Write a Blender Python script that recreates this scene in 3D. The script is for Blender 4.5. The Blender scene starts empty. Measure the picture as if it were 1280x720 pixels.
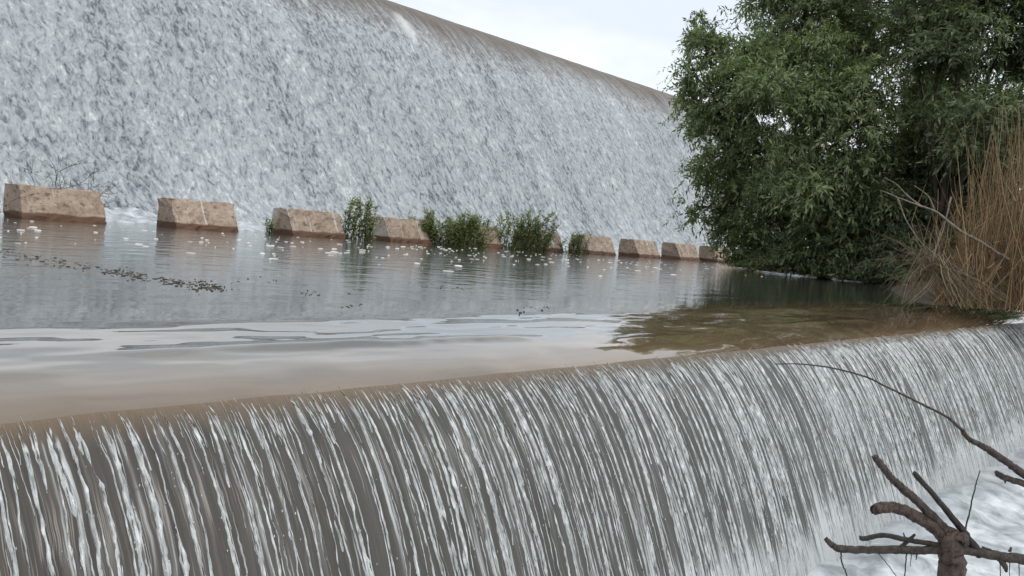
import bpy, math, random
import numpy as np
from mathutils import Vector
random.seed(7); RNG = np.random.default_rng(11)
S = bpy.context.scene; COL = S.collection

# ------------------------------------------------------------------ camera
F = 1100.0; EYE = 1.1
ROLL = math.atan(.0852); PITCH = math.atan(69.75 / F); PHI = math.radians(40.98)
fw0 = Vector((math.cos(PHI), math.sin(PHI), 0)); rt0 = Vector((math.sin(PHI), -math.cos(PHI), 0)); up0 = Vector((0, 0, 1))
FW = fw0 * math.cos(PITCH) - up0 * math.sin(PITCH)
UP1 = up0 * math.cos(PITCH) + fw0 * math.sin(PITCH)
RT = rt0 * math.cos(ROLL) + UP1 * math.sin(ROLL)
UP = UP1 * math.cos(ROLL) - rt0 * math.sin(ROLL)
CAM = Vector((0, 0, EYE))
cd = bpy.data.cameras.new('camera'); cam = bpy.data.objects.new('camera', cd); COL.objects.link(cam)
cd.sensor_width = 36; cd.lens = 36 * F / 1280; cd.clip_end = 3000; cd.clip_start = .05
from mathutils import Matrix
cam.matrix_world = Matrix(((RT.x, UP.x, -FW.x, CAM.x), (RT.y, UP.y, -FW.y, CAM.y), (RT.z, UP.z, -FW.z, CAM.z), (0, 0, 0, 1)))
S.camera = cam

# ------------------------------------------------------------------ light
SUN_EL, SUN_AZ = 50, 272          # azimuth measured from +X, counter-clockwise: behind the viewer
w = bpy.data.worlds.new('World'); S.world = w; w.use_nodes = True
nt = w.node_tree; nt.nodes.clear()
o = nt.nodes.new('ShaderNodeOutputWorld'); bg = nt.nodes.new('ShaderNodeBackground'); sk = nt.nodes.new('ShaderNodeTexSky')
sk.sky_type = 'NISHITA'; sk.sun_disc = False; sk.sun_elevation = math.radians(SUN_EL); sk.sun_rotation = math.radians(90 - SUN_AZ)
tc = nt.nodes.new('ShaderNodeTexCoord'); mp = nt.nodes.new('ShaderNodeMapping'); mp.inputs['Scale'].default_value = (1, 1, 2.6)
nz = nt.nodes.new('ShaderNodeTexNoise'); nz.inputs['Scale'].default_value = 2.6; nz.inputs['Detail'].default_value = 6; nz.inputs['Roughness'].default_value = .55
cr = nt.nodes.new('ShaderNodeValToRGB'); cr.color_ramp.elements[0].position = .36; cr.color_ramp.elements[1].position = .62
cr.color_ramp.elements[0].color = (10.4, 11.3, 12.3, 1); cr.color_ramp.elements[1].color = (14.2, 14.3, 14.4, 1)
mx = nt.nodes.new('ShaderNodeMixRGB'); mx.inputs[0].default_value = .9
nt.links.new(tc.outputs['Generated'], mp.inputs[0]); nt.links.new(mp.outputs[0], nz.inputs['Vector']); nt.links.new(nz.outputs[0], cr.inputs[0])
nt.links.new(sk.outputs[0], mx.inputs[1]); nt.links.new(cr.outputs[0], mx.inputs[2]); nt.links.new(mx.outputs[0], bg.inputs[0])
bg.inputs[1].default_value = .1; nt.links.new(bg.outputs[0], o.inputs[0])
ld = bpy.data.lights.new('sun', 'SUN'); ld.energy = 1.5; ld.angle = math.radians(14); ld.color = (1, .96, .9)
sun = bpy.data.objects.new('sun', ld); COL.objects.link(sun)
az, el = math.radians(SUN_AZ), math.radians(SUN_EL)
sdir = Vector((math.cos(az) * math.cos(el), math.sin(az) * math.cos(el), math.sin(el)))
sun.rotation_euler = sdir.to_track_quat('Z', 'Y').to_euler()
S.view_settings.view_transform = 'Standard'; S.view_settings.look = 'None'; S.view_settings.gamma = 1
S.view_settings.exposure = -0.2; S.view_settings.use_curve_mapping = False

# ------------------------------------------------------------------ helpers
def ray(px, py): return (FW + RT * ((px - 640) / F) + UP * ((360 - py) / F))
def at(px, py, depth): return CAM + ray(px, py) * depth
def onz(px, py, z=0.0):
    r = ray(px, py); return CAM + r * ((z - EYE) / r.z)
def onY(px, py, Y):
    r = ray(px, py); return CAM + r * (Y / r.y)

_tab = np.random.default_rng(5).random((256, 256))
def vn(x, y, seed=0):
    x = np.asarray(x, float) + seed * 17.37; y = np.asarray(y, float) + seed * 9.71
    xi = np.floor(x).astype(int); yi = np.floor(y).astype(int); fx = x - xi; fy = y - yi
    fx = fx * fx * (3 - 2 * fx); fy = fy * fy * (3 - 2 * fy)
    g = lambda a, b: _tab[a & 255, b & 255]
    return (g(xi, yi) * (1 - fx) + g(xi + 1, yi) * fx) * (1 - fy) + (g(xi, yi + 1) * (1 - fx) + g(xi + 1, yi + 1) * fx) * fy
def fbm(x, y, seed=0, n=4):
    a = .5; s = 0
    for k in range(n):
        s = s + a * vn(x * 2 ** k, y * 2 ** k, seed + k * 3); a *= .5
    return s / (1 - .5 ** n)
def sst(a, b, x):
    t = np.clip((x - a) / (b - a), 0, 1); return t * t * (3 - 2 * t)

def link(name, me, mat, parent=None, smooth=True):
    o = bpy.data.objects.new(name, me); COL.objects.link(o)
    if mat: me.materials.append(mat)
    if smooth: me.polygons.foreach_set('use_smooth', [True] * len(me.polygons))
    if parent: o.parent = parent
    return o
def mesh_np(name, V, Q, uv=None):
    """V (n,3), Q (m,k) faces of one size, uv (n,2) per vertex"""
    me = bpy.data.meshes.new(name); V = np.asarray(V, np.float32); Q = np.asarray(Q, np.int32)
    m, k = Q.shape
    me.vertices.add(len(V)); me.vertices.foreach_set('co', V.ravel())
    me.loops.add(m * k); me.loops.foreach_set('vertex_index', Q.ravel())
    me.polygons.add(m); me.polygons.foreach_set('loop_start', np.arange(0, m * k, k, dtype=np.int32))
    if uv is not None:
        l = me.uv_layers.new(name='flow'); l.data.foreach_set('uv', np.asarray(uv, np.float32)[Q.ravel()].ravel())
    me.update(calc_edges=True); me.validate()
    return me
def grid_quads(nu, nv):
    a = (np.arange(nu - 1)[:, None] * nv + np.arange(nv - 1)[None, :]).ravel()
    return np.stack([a, a + nv, a + nv + 1, a + 1], 1)
class MB:
    def __init__(s): s.V = []; s.Q = []; s.n = 0
    def add(s, V, Q):
        s.V.append(np.asarray(V, float)); s.Q.append(np.asarray(Q, int) + s.n); s.n += len(V)
    def tube(s, pts, rad, sides=6, rough=0.0, cap=True):
        pts = [Vector(p) for p in pts]; n = len(pts); ang = np.arange(sides) * 2 * math.pi / sides
        V = []; prev = None
        for i, p in enumerate(pts):
            d = (pts[min(i + 1, n - 1)] - pts[max(i - 1, 0)]).normalized()
            if prev is None: a = d.orthogonal().normalized()
            else:
                a = prev - d * prev.dot(d); a = a.normalized() if a.length > 1e-6 else d.orthogonal().normalized()
            prev = a; b = d.cross(a)
            for t in ang:
                r = rad[i] * (1 + rough * (random.random() - .5))
                V.append(p + (a * math.cos(t) + b * math.sin(t)) * r)
        Q = []
        for i in range(n - 1):
            for k in range(sides):
                k2 = (k + 1) % sides; Q.append((i * sides + k, i * sides + k2, (i + 1) * sides + k2, (i + 1) * sides + k))
        if cap:
            for base, p, fl in ((0, pts[0], 1), ((n - 1) * sides, pts[-1], 0)):
                c = len(V); V.append(p)
                for k in range(sides):
                    q = (base + k, base + (k + 1) % sides); Q.append((q[1], q[0], c, c) if fl else (q[0], q[1], c, c))
        s.add([tuple(v) for v in V], Q)
    def build(s, name, mat, parent=None, smooth=True):
        V = np.concatenate(s.V); Q = np.concatenate(s.Q)
        faces = [tuple(q) if q[2] != q[3] else tuple(q[:3]) for q in Q.tolist()]
        me = bpy.data.meshes.new(name); me.from_pydata(V.tolist(), [], faces); me.update()
        return link(name, me, mat, parent, smooth)
def smooth_path(pts, n=6, jit=0.0):
    """Catmull-Rom through pts = [(Vector, r)]"""
    P = [Vector(p[0]) for p in pts]; R = [p[1] for p in pts]; P = [P[0] * 2 - P[1]] + P + [P[-1] * 2 - P[-2]]; op = []; orr = []
    for i in range(1, len(P) - 2):
        for k in range(n):
            t = k / n; a, b, c, d = P[i - 1:i + 3]
            q = .5 * ((2 * b) + (c - a) * t + (2 * a - 5 * b + 4 * c - d) * t * t + (3 * b - a - 3 * c + d) * t ** 3)
            r = R[i - 1] * (1 - t) + R[i] * t
            q = q + Vector((random.gauss(0, 1), random.gauss(0, 1), random.gauss(0, 1))) * jit * r
            op.append(q); orr.append(r)
    op.append(P[-2]); orr.append(R[-1]); return op, orr
def tag(o, label=None, cat=None, group=None, kind=None):
    if label: o['label'] = label
    if cat: o['category'] = cat
    if group: o['group'] = group
    if kind: o['kind'] = kind
    return o
def empty(name, loc, label, cat, group=None):
    e = bpy.data.objects.new(name, None); COL.objects.link(e); e.location = loc; e.empty_display_size = .3
    bpy.context.view_layer.update(); return tag(e, label, cat, group)
def adopt(child, root):
    child.parent = root; child.matrix_parent_inverse = Matrix.Translation(root.location).inverted(); return child

# ------------------------------------------------------------------ big dam
TOE = 43.0
def dam_profile(HZ):
    """points from the crest (behind) down to the toe: ogee top, straight face, concave foot"""
    x = 0.0; z = HZ; L = [(62.0, HZ - .45), (60.2, HZ - .1), (59.0, HZ)]
    y = 59.0; s = 0.0
    while z > 0.0:
        d = HZ - z
        tgt = 1.5 if z > 3.6 else .55 + .95 * max(z, 0) / 3.6
        s_o = .165 * (59.0 - y) ** .9
        s = min(max(s_o, .02), tgt)
        step = .35 / math.sqrt(1 + s * s)
        y -= step; z -= step * s; L.append((y, z))
    return L
for HZ in np.arange(18, 26, .1):                    # height at which the crest is seen where the photograph has it
    PR = np.array(dam_profile(HZ)); PR[:, 0] += TOE - PR[-1, 0]
    if ((PR[:, 1] - EYE) / PR[:, 0]).max() > .3115: break
def offset_profile(P, d):
    T = np.gradient(P, axis=0); T /= np.linalg.norm(T, axis=1)[:, None]
    return P + np.stack([T[:, 1], -T[:, 0]], 1) * d      # normal pointing towards the viewer and up
PQ = np.concatenate([[0], np.cumsum(np.linalg.norm(np.diff(PR, axis=0), axis=1))]) - 2.9
g_ = ray(507, 34); gk = np.argmin(np.abs(EYE + g_.z / g_.y * PR[:, 0] - PR[:, 1]) + (PQ < 1.0) * 99); GUSH = (g_.x / g_.y * PR[gk, 0], PQ[gk])

# ------------------------------------------------------------------ materials
class NT:
    def __init__(s, name):
        s.m = bpy.data.materials.new(name); s.m.use_nodes = True; s.t = s.m.node_tree; s.b = s.t.nodes['Principled BSDF']; s.out = s.t.nodes['Material Output']
    def n(s, typ, **kw):
        x = s.t.nodes.new('ShaderNode' + typ)
        for k, v in kw.items(): setattr(x, k, v)
        return x
    def l(s, a, b): s.t.links.new(a, b)
    def val(s, node, key, v):
        if hasattr(v, 'is_linked') or isinstance(v, bpy.types.NodeSocket): s.l(v, node.inputs[key])
        else: node.inputs[key].default_value = v
    def math(s, op, a, b=0.0, clamp=False):
        x = s.n('Math', operation=op); x.use_clamp = clamp; s.val(x, 0, a); s.val(x, 1, b); return x.outputs[0]
    def coord(s, kind, scale=(1, 1, 1)):
        if kind == 'flow': c = s.n('UVMap'); c.uv_map = 'flow'; so = c.outputs[0]
        elif kind == 'pos': so = s.n('NewGeometry').outputs['Position']
        else: so = s.n('TexCoord').outputs[kind]
        mp = s.n('Mapping'); mp.inputs['Scale'].default_value = scale; s.l(so, mp.inputs[0]); return mp.outputs[0]
    def noise(s, vec, scale=1, detail=4, rough=.55, dist=0.0):
        x = s.n('TexNoise'); s.l(vec, x.inputs['Vector']); x.inputs['Scale'].default_value = scale; x.inputs['Detail'].default_value = detail
        x.inputs['Roughness'].default_value = rough; x.inputs['Distortion'].default_value = dist; return x.outputs[0]
    def ramp(s, v, *els, interp='LINEAR'):
        x = s.n('ValToRGB'); r = x.color_ramp; r.interpolation = interp
        while len(r.elements) < len(els): r.elements.new(.5)
        for e, (p, c) in zip(r.elements, els):
            e.position = p; e.color = (c, c, c, 1) if not hasattr(c, '__len__') else (*c, 1)
        s.l(v, x.inputs[0]); return x.outputs[0]
    def mix(s, f, a, b, mode='MIX'):
        x = s.n('MixRGB', blend_type=mode)
        for k, v in ((0, f), (1, a), (2, b)):
            if isinstance(v, tuple): v = (*v, 1)
            s.val(x, k, v)
        return x.outputs[0]
    def bump(s, h, strength=.3, dist=.05, normal=None):
        x = s.n('Bump'); s.val(x, 'Strength', strength); x.inputs['Distance'].default_value = dist; s.l(h, x.inputs['Height'])
        if normal is not None: s.l(normal, x.inputs['Normal'])
        s.l(x.outputs[0], s.b.inputs['Normal']); return x.outputs[0]
    def set(s, **kw):
        for k, v in kw.items():
            k = k.replace('_', ' ')
            if isinstance(v, tuple): v = (*v, 1)
            s.val(s.b, k, v)

# water streaming down the big dam: mottled, flaky white water
def mat_dam_water():
    t = NT('dam_falling_water')
    uv = t.coord('flow'); sep = t.n('SeparateXYZ'); t.l(uv, sep.inputs[0]); q = sep.outputs[1]
    a = t.noise(t.coord('flow', (2.5, 1.15, 1)), 1, 5, .6, 1.1)
    b = t.noise(t.coord('flow', (5.0, 2.8, 1)), 1, 4, .6, 1.0)
    c = t.noise(t.coord('flow', (.35, .05, 1)), 1, 3)
    h = t.math('ADD', t.math('MULTIPLY', a, .62), t.math('MULTIPLY', b, .38))
    h2 = t.math('ADD', h, t.math('MULTIPLY', t.math('SUBTRACT', c, .5), .26))
    col = t.ramp(h2, (.36, (.09, .11, .125)), (.435, (.24, .268, .29)), (.50, (.36, .39, .412)), (.59, (.46, .487, .507)), (.68, (.70, .73, .75)))
    # glassy thin brown film near the crest, whitening in streaks
    st = t.noise(t.coord('flow', (2.4, .04, 1)), 1, 4, .75)
    st2 = t.noise(t.coord('flow', (.12, .02, 1)), 1, 2)
    edge = t.math('ADD', t.math('MULTIPLY', st, 10.0), t.math('MULTIPLY', st2, 6.0))
    f = t.math('DIVIDE', t.math('SUBTRACT', t.math('ADD', q, edge), 13.3), 5.5, True)
    film = t.ramp(t.noise(t.coord('flow', (2.2, .25, 1)), 1, 4), (.3, (.06, .048, .037)), (.7, (.17, .135, .105)))
    f2 = t.math('MULTIPLY', f, t.math('ADD', t.math('MULTIPLY', a, 1.6), .25), True)
    f2 = t.math('MAXIMUM', f2, t.math('SUBTRACT', t.math('MULTIPLY', f, 1.8), .8, True))
    # one thick white gush near the crest
    gx = t.math('DIVIDE', t.math('SUBTRACT', sep.outputs[0], GUSH[0]), 1.0); gq = t.math('DIVIDE', t.math('SUBTRACT', q, GUSH[1]), 2.2)
    gd = t.math('ADD', t.math('ADD', t.math('MULTIPLY', gx, gx), t.math('MULTIPLY', gq, gq)), t.math('MULTIPLY', t.math('SUBTRACT', st, .5), 2.5))
    gush = t.ramp(gd, (.0, .75), (1.1, 0.0))
    t.set(Base_Color=t.mix(gush, t.mix(f2, film, col), (.70, .72, .73)), Roughness=.42)
    t.b.inputs['IOR'].default_value = 1.33
    t.bump(h, .75, .35); return t.m

def mat_pool():
    t = NT('pool_water')
    p = t.coord('pos')
    sep = t.n('SeparateXYZ'); t.l(p, sep.inputs[0]); y = sep.outputs[1]
    n1 = t.noise(t.coord('pos', (1, 1.25, 1)), 1.1, 3, .5); n2 = t.noise(t.coord('pos', (1, 1, 1)), 4.2, 3, .5)
    h = t.math('ADD', n1, t.math('MULTIPLY', n2, .25))
    far = t.n('MapRange'); t.l(y, far.inputs[0]); far.inputs[1].default_value = 6.5; far.inputs[2].default_value = 30; far.inputs[3].default_value = .06; far.inputs[4].default_value = 1.0
    mud = t.noise(t.coord('pos', (.5, 1.6, 1)), .8, 5)
    col = t.ramp(mud, (.3, (.10, .068, .04)), (.7, (.19, .135, .085)))
    shelf = t.math('MULTIPLY', t.math('SUBTRACT', sep.outputs[0], 9.0), .22, True)
    dp = t.n('MapRange'); t.l(t.math('SUBTRACT', y, t.math('MULTIPLY', shelf, 2.2)), dp.inputs[0]); dp.inputs[1].default_value = 6.05; dp.inputs[2].default_value = 6.9
    col = t.mix(dp.outputs[0], col, (.042, .046, .040))
    t.set(Base_Color=col, Roughness=.04, IOR=1.5)
    t.b.inputs['Specular IOR Level'].default_value = .7; cw = t.n('MapRange'); t.l(y, cw.inputs[0]); cw.inputs[1].default_value = 7.4; cw.inputs[2].default_value = 9.5; cw.inputs[3].default_value = .8; cw.inputs[4].default_value = .08; t.l(cw.outputs[0], t.b.inputs['Coat Weight']); t.b.inputs['Coat Roughness'].default_value = .03  # bright sky-reflection band painted in: coat strengthened near the lip, weak farther out
    t.bump(h, far.outputs[0], .06); return t.m

def mat_fall():
    t = NT('weir_falling_water')
    uv = t.coord('flow'); sep = t.n('SeparateXYZ'); t.l(uv, sep.inputs[0]); u, q = sep.outputs[0], sep.outputs[1]
    w1 = t.noise(t.coord('flow', (3, 2.5, 1)), 1, 2)
    v = t.n('CombineXYZ'); t.l(t.math('ADD', u, t.math('MULTIPLY', w1, .05)), v.inputs[0]); t.l(q, v.inputs[1])
    def st(sx, sy, d=3):
        m = t.n('Mapping'); m.inputs['Scale'].default_value = (sx, sy, 1); t.l(v.outputs[0], m.inputs[0]); return t.noise(m.outputs[0], 1, d, .6)
    a = st(10, .3); b = st(26, .6, 2); c = st(44, .9, 1); g = st(.6, .15, 2)
    h = t.math('ADD', t.math('ADD', t.math('MULTIPLY', a, .45), t.math('MULTIPLY', b, .45)), t.math('MULTIPLY', c, .10))
    # aeration grows with the drop and away from the viewer's end of the weir
    grow = t.n('MapRange'); t.l(q, grow.inputs[0]); grow.inputs[1].default_value = -.05; grow.inputs[2].default_value = .22; grow.inputs[3].default_value = -.25; grow.inputs[4].default_value = 0.0
    low = t.n('MapRange'); t.l(q, low.inputs[0]); low.inputs[1].default_value = 2.3; low.inputs[2].default_value = 3.3; low.inputs[3].default_value = 0; low.inputs[4].default_value = .22
    al = t.n('MapRange'); t.l(u, al.inputs[0]); al.inputs[1].default_value = 1; al.inputs[2].default_value = 14; al.inputs[3].default_value = -.07; al.inputs[4].default_value = -.035
    m = t.math('ADD', t.math('ADD', h, grow.outputs[0]), t.math('ADD', al.outputs[0], t.math('ADD', low.outputs[0], t.math('MULTIPLY', t.math('SUBTRACT', g, .5), .16))))
    f = t.ramp(m, (.475, 0.0), (.51, .12), (.55, .62), (.61, 1.0))
    wat = t.ramp(a, (.3, (.048, .043, .038)), (.7, (.098, .088, .078)))
    gr = t.n('MapRange'); t.l(u, gr.inputs[0]); gr.inputs[1].default_value = 3; gr.inputs[2].default_value = 12
    wat = t.mix(gr.outputs[0], wat, (.08, .088, .08))
    lip = t.n('MapRange'); t.l(q, lip.inputs[0]); lip.inputs[1].default_value = -.1; lip.inputs[2].default_value = .3; lip.inputs[3].default_value = 1; lip.inputs[4].default_value = 0
    wat = t.mix(lip.outputs[0], wat, (.19, .135, .085))
    col = t.mix(f, wat, (.50, .52, .525))
    r = t.math('ADD', t.math('MULTIPLY', f, .3), .28)
    t.set(Base_Color=col, Roughness=r, IOR=1.33)
    t.bump(a, .6, .05); return t.m
def mat_ribbon():
    t = NT('white_water'); fl = t.n('SeparateXYZ'); t.l(t.coord('flow'), fl.inputs[0])
    n = t.noise(t.coord('pos', (14, 14, 5)), 1, 4, .65); fs_ = t.noise(t.coord('flow', (55, 6, 1)), 1, 4, .65, .4); n = t.math('ADD', t.math('MULTIPLY', n, .45), t.math('MULTIPLY', fs_, .55))
    st_ = t.n('MapRange'); t.l(fl.outputs[1], st_.inputs[0]); st_.inputs[1].default_value = -.16; st_.inputs[2].default_value = .32; st_.inputs[3].default_value = -.26; st_.inputs[4].default_value = 0
    t.l(t.ramp(t.math('ADD', fs_, st_.outputs[0]), (.33, 0.0), (.42, 1.0)), t.b.inputs['Alpha'])
    col = t.ramp(n, (.38, (.22, .235, .232)), (.5, (.38, .40, .40)), (.62, (.68, .70, .705)))
    air = t.n('MapRange'); t.l(t.math('ADD', fl.outputs[1], t.math('MULTIPLY', t.noise(t.coord('flow', (5, 2, 1)), 1, 2), .5)), air.inputs[0]); air.inputs[1].default_value = .0; air.inputs[2].default_value = .5
    t.set(Base_Color=t.mix(air.outputs[0], (.27, .245, .21), col), Roughness=.4); t.bump(n, .5, .03); return t.m
def mat_foam():
    t = NT('churned_foam')
    n = t.noise(t.coord('pos', (1, 1, 1)), 2.2, 6, .6, .5)
    col = t.ramp(n, (.32, (.22, .245, .255)), (.48, (.42, .455, .475)), (.66, (.66, .69, .71)))
    t.set(Base_Color=col, Roughness=.5); t.bump(n, .5, .12); return t.m
def mat_concrete(name, c1, c2, wet=True):
    t = NT(name)
    n = t.noise(t.coord('pos'), 1.6, 8, .68); n2 = t.noise(t.coord('pos'), 9, 6, .7)
    col = t.ramp(t.math('ADD', t.math('MULTIPLY', n, .6), t.math('MULTIPLY', n2, .4)), (.36, c1), (.6, c2))
    g = t.coord('Object'); sp = t.n('SeparateXYZ'); t.l(g, sp.inputs[0])
    if wet:
        # white mineral runs down the sloping face
        run = t.noise(t.coord('pos', (2.6, .02, .10)), 1, 3, .7)
        col = t.mix(t.ramp(run, (.60, 0.0), (.64, .8)), col, (.62, .58, .53))
        oi = t.n('ObjectInfo'); col = t.mix(t.math('MULTIPLY', oi.outputs['Random'], .32), col, (.17, .115, .08))
        hole = t.noise(t.coord('pos', (1, 1, 1.4)), 4.5, 3, .5)
        col = t.mix(t.ramp(hole, (.33, .75), (.42, 0.0)), col, (.10, .075, .05))
        # permanently wet, stained foot
        wl = t.math('SUBTRACT', sp.outputs[2], t.math('MULTIPLY', t.noise(t.coord('pos'), 1.3, 3), .22))
        col = t.mix(t.ramp(wl, (.10, 1.0), (.17, 0.0)), col, (.115, .06, .035))
    t.set(Base_Color=col, Roughness=.85); t.bump(t.math('ADD', n2, t.math('MULTIPLY', n, .6)), .6, .06); return t.m
def mat_bark(name, c1, c2, sc=8):
    t = NT(name); n = t.noise(t.coord('pos', (1, 1, .6)), sc, 6, .7)
    fine = t.noise(t.coord('pos', (1, 1, 1)), sc * 5, 4, .7)
    mixn = t.math('ADD', t.math('MULTIPLY', n, .6), t.math('MULTIPLY', fine, .4))
    t.set(Base_Color=t.ramp(mixn, (.42, c1), (.57, c2)), Roughness=.5); t.bump(mixn, 1.0, .035); return t.m
def mat_leaf(name, c1, c2, c3, trans=.35):
    t = NT(name); g = t.n('NewGeometry'); r = g.outputs['Random Per Island']
    big = t.noise(t.coord('pos'), .35, 2)
    col = t.ramp(t.math('ADD', t.math('MULTIPLY', r, .6), t.math('MULTIPLY', big, .4)), (.2, c1), (.5, c2), (.85, c3))
    t.set(Base_Color=col, Roughness=.55); t.b.inputs['Specular IOR Level'].default_value = .3
    tr = t.n('BsdfTranslucent'); t.l(t.mix(1.0, col, (1.2, 1.3, .6), 'MULTIPLY'), tr.inputs[0]); ms = t.n('MixShader'); ms.inputs[0].default_value = trans
    t.l(t.b.outputs[0], ms.inputs[1]); t.l(tr.outputs[0], ms.inputs[2]); t.l(ms.outputs[0], t.out.inputs[0]); return t.m
def mat_island(name, *cols, rough=.8):
    t = NT(name); g = t.n('NewGeometry'); n = len(cols)
    t.set(Base_Color=t.ramp(g.outputs['Random Per Island'], *[(i / (n - 1), c) for i, c in enumerate(cols)]), Roughness=rough); return t.m
def mat_soil():
    t = NT('bank_soil'); n = t.noise(t.coord('pos'), 2.5, 8, .7)
    t.set(Base_Color=t.ramp(n, (.35, (.02, .017, .01)), (.65, (.055, .04, .024))), Roughness=.95); t.bump(n, .9, .12); return t.m

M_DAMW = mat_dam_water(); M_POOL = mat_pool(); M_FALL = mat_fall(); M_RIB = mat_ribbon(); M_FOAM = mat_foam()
M_BLOCK = mat_concrete('weathered_concrete', (.22, .155, .11), (.46, .37, .30))
M_DAM = mat_concrete('dam_concrete', (.15, .12, .09), (.28, .23, .18), wet=False)
M_BARK = mat_bark('tree_bark', (.02, .017, .013), (.07, .055, .04))
M_WOOD = mat_bark('wet_driftwood', (.012, .009, .008), (.10, .074, .060), 26)
M_WOODR = mat_bark('peeled_driftwood', (.018, .012, .010), (.13, .086, .066), 22)
M_DARKW = mat_bark('dark_wet_twig', (.010, .009, .008), (.045, .037, .031), 18)
M_PALE = mat_bark('bleached_branch', (.10, .085, .06), (.26, .22, .17), 10)
M_SOIL = mat_soil()
M_LEAF = mat_leaf('tree_leaves', (.075, .105, .058), (.18, .235, .115), (.35, .40, .225))
M_LEAFD = mat_leaf('dark_tree_leaves', (.05, .078, .044), (.125, .165, .09), (.25, .29, .17))
M_SHRUB = mat_leaf('shrub_leaves', (.09, .12, .045), (.20, .24, .095), (.36, .40, .20))
M_REED = mat_island('dry_reed', (.05, .034, .018), (.23, .145, .072), (.36, .26, .14), (.10, .062, .03), (.30, .19, .095), (.12, .12, .05))
M_STALK = mat_island('dry_stalk', (.06, .045, .027), (.19, .15, .09), (.29, .235, .155))
M_FLECK = mat_island('foam_fleck', (.45, .44, .42), (.75, .74, .72))
M_DEBRIS = mat_island('floating_debris', (.012, .011, .008), (.05, .04, .025), (.10, .08, .05))

dam = empty('spillway_dam', (40, TOE, 0), 'towering spillway dam with white water sheeting down its whole sloping face', 'dam')
X0, X1 = -45, 330
us = np.array([X0, 0, 100, 200, X1], float)
body = np.concatenate([PR, [(PR[-1, 0], -3), (PR[0, 0] + 4, -3), (PR[0, 0] + 4, PR[0, 1])]])
V = np.array([(u, p[0], p[1]) for u in us for p in body]); 
adopt(link('concrete_body', mesh_np('concrete_body', V, grid_quads(len(us), len(body))), M_DAM, smooth=False), dam)
us = np.arange(X0, X1, .42); off = offset_profile(PR, .12)
tx = np.gradient(PR, axis=0); tx /= np.linalg.norm(tx, axis=1)[:, None]; nrm = np.stack([tx[:, 1], -tx[:, 0]], 1)
if nrm[40, 0] > 0: nrm = -nrm; off = 2 * PR - off
ql = np.concatenate([[0], np.cumsum(np.linalg.norm(np.diff(PR, axis=0), axis=1))]) - 2.9
U, Q = np.meshgrid(us, ql, indexing='ij')
hgt = (fbm(U * .9, Q * .5, 3) - .5) * .17 * sst(0, 7, Q) + .04 + (fbm(U * .25, Q * .05, 9) - .5) * .3 * sst(1, 6, Q)
hgt = np.maximum(hgt, -.05)
V = np.stack([U, off[None, :, 0] + nrm[None, :, 0] * hgt, off[None, :, 1] + nrm[None, :, 1] * hgt], 2).reshape(-1, 3)
adopt(link('falling_water', mesh_np('falling_water', V, grid_quads(*U.shape), np.stack([U, Q], 2).reshape(-1, 2)), M_DAMW), dam)

# ------------------------------------------------------------------ pool between dam and weir
DL = 5.95                                                # where the sheet leaves the lip
def pool_z(D):
    r = np.clip((7.6 - D) / 1.65, 0, 1)
    near = -(.03 + 1.65 * (.12 * r + .025 * r ** 2 + .06 * r ** 6)); far = -.03 * np.exp(-np.maximum(D - 7.6, 0) / .25)
    return np.where(D < 7.6, near, far)
ZL = float(pool_z(np.array(DL)))
xs = np.concatenate([np.arange(-14, 18, .07), np.arange(18, 50, .2), np.arange(50, 120, 1.0), np.arange(120, 331, 10)])
ds = np.concatenate([np.linspace(DL, 8.4, 70), np.linspace(8.45, 12, 50), np.linspace(12.2, 20, 40), np.linspace(20.5, 46, 52)])
Xg, Dg = np.meshgrid(xs, ds, indexing='ij')
sk_ = Dg + .035 * (Xg - 4)
amp = sst(6.15, 6.6, Dg) * (1 - sst(7.4, 8.2, Dg))
wv = (fbm(Xg * .55, sk_ * 2.6, 21, 3) - .5) * .035 * amp + (fbm(Xg * 1.6, sk_ * 7, 33, 2) - .5) * .012 * amp
D0 = 6.86 + .16 * (fbm(Xg * .7, Xg * 0 + .3, 23) - .5) + .05 * (vn(Xg * 5, Dg * 3, 25) - .5) - .012 * np.clip(Xg - 2, 0, 12)
gate = sst(.42, .60, fbm(Xg * .33, Xg * 0 + 2.2, 29, 2) + .0 * Dg)
wv += .030 * gate * np.exp(-((Dg - D0) / .085) ** 2)
wv += (vn(Xg * 2.2, Dg * .8, 41) - .5) * .018 * (1 - sst(6.1, 6.6, Dg))
wv += (fbm(Xg * .8, Dg * 1.6, 51, 3) - .5) * .02 * sst(7.6, 10, Dg) * (1 - sst(30, 38, Dg)) * .5
wv *= 1 - .92 * sst(19, 25, Xg) * (1 - sst(8, 10, Dg))
V = np.stack([Xg, Dg, pool_z(Dg) + wv], 2).reshape(-1, 3)
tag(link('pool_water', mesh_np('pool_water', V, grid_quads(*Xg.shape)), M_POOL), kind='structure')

# foam boiling along the toe of the dam
us = np.arange(-45, 200, .18); vs = np.linspace(0, 1, 14)
Uf, Vf = np.meshgrid(us, vs, indexing='ij')
wdt = 2.2 + 1.8 * fbm(Uf * .4, Uf * 0 + .5, 61); D = 43.6 - wdt * Vf
Zf = (.22 + .95 * fbm(Uf * .9, Vf * 3, 63)) * (1 - Vf) ** 1.3 * .8 + .10 * fbm(Uf * 2, Vf * 6, 65) - .05 - .12 * (Vf > .9)
tag(link('toe_foam', mesh_np('toe_foam', np.stack([Uf, D, Zf], 2).reshape(-1, 3), grid_quads(*Uf.shape)), M_FOAM), 'band of white foam boiling along the foot of the dam', 'foam', kind='stuff')

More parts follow.
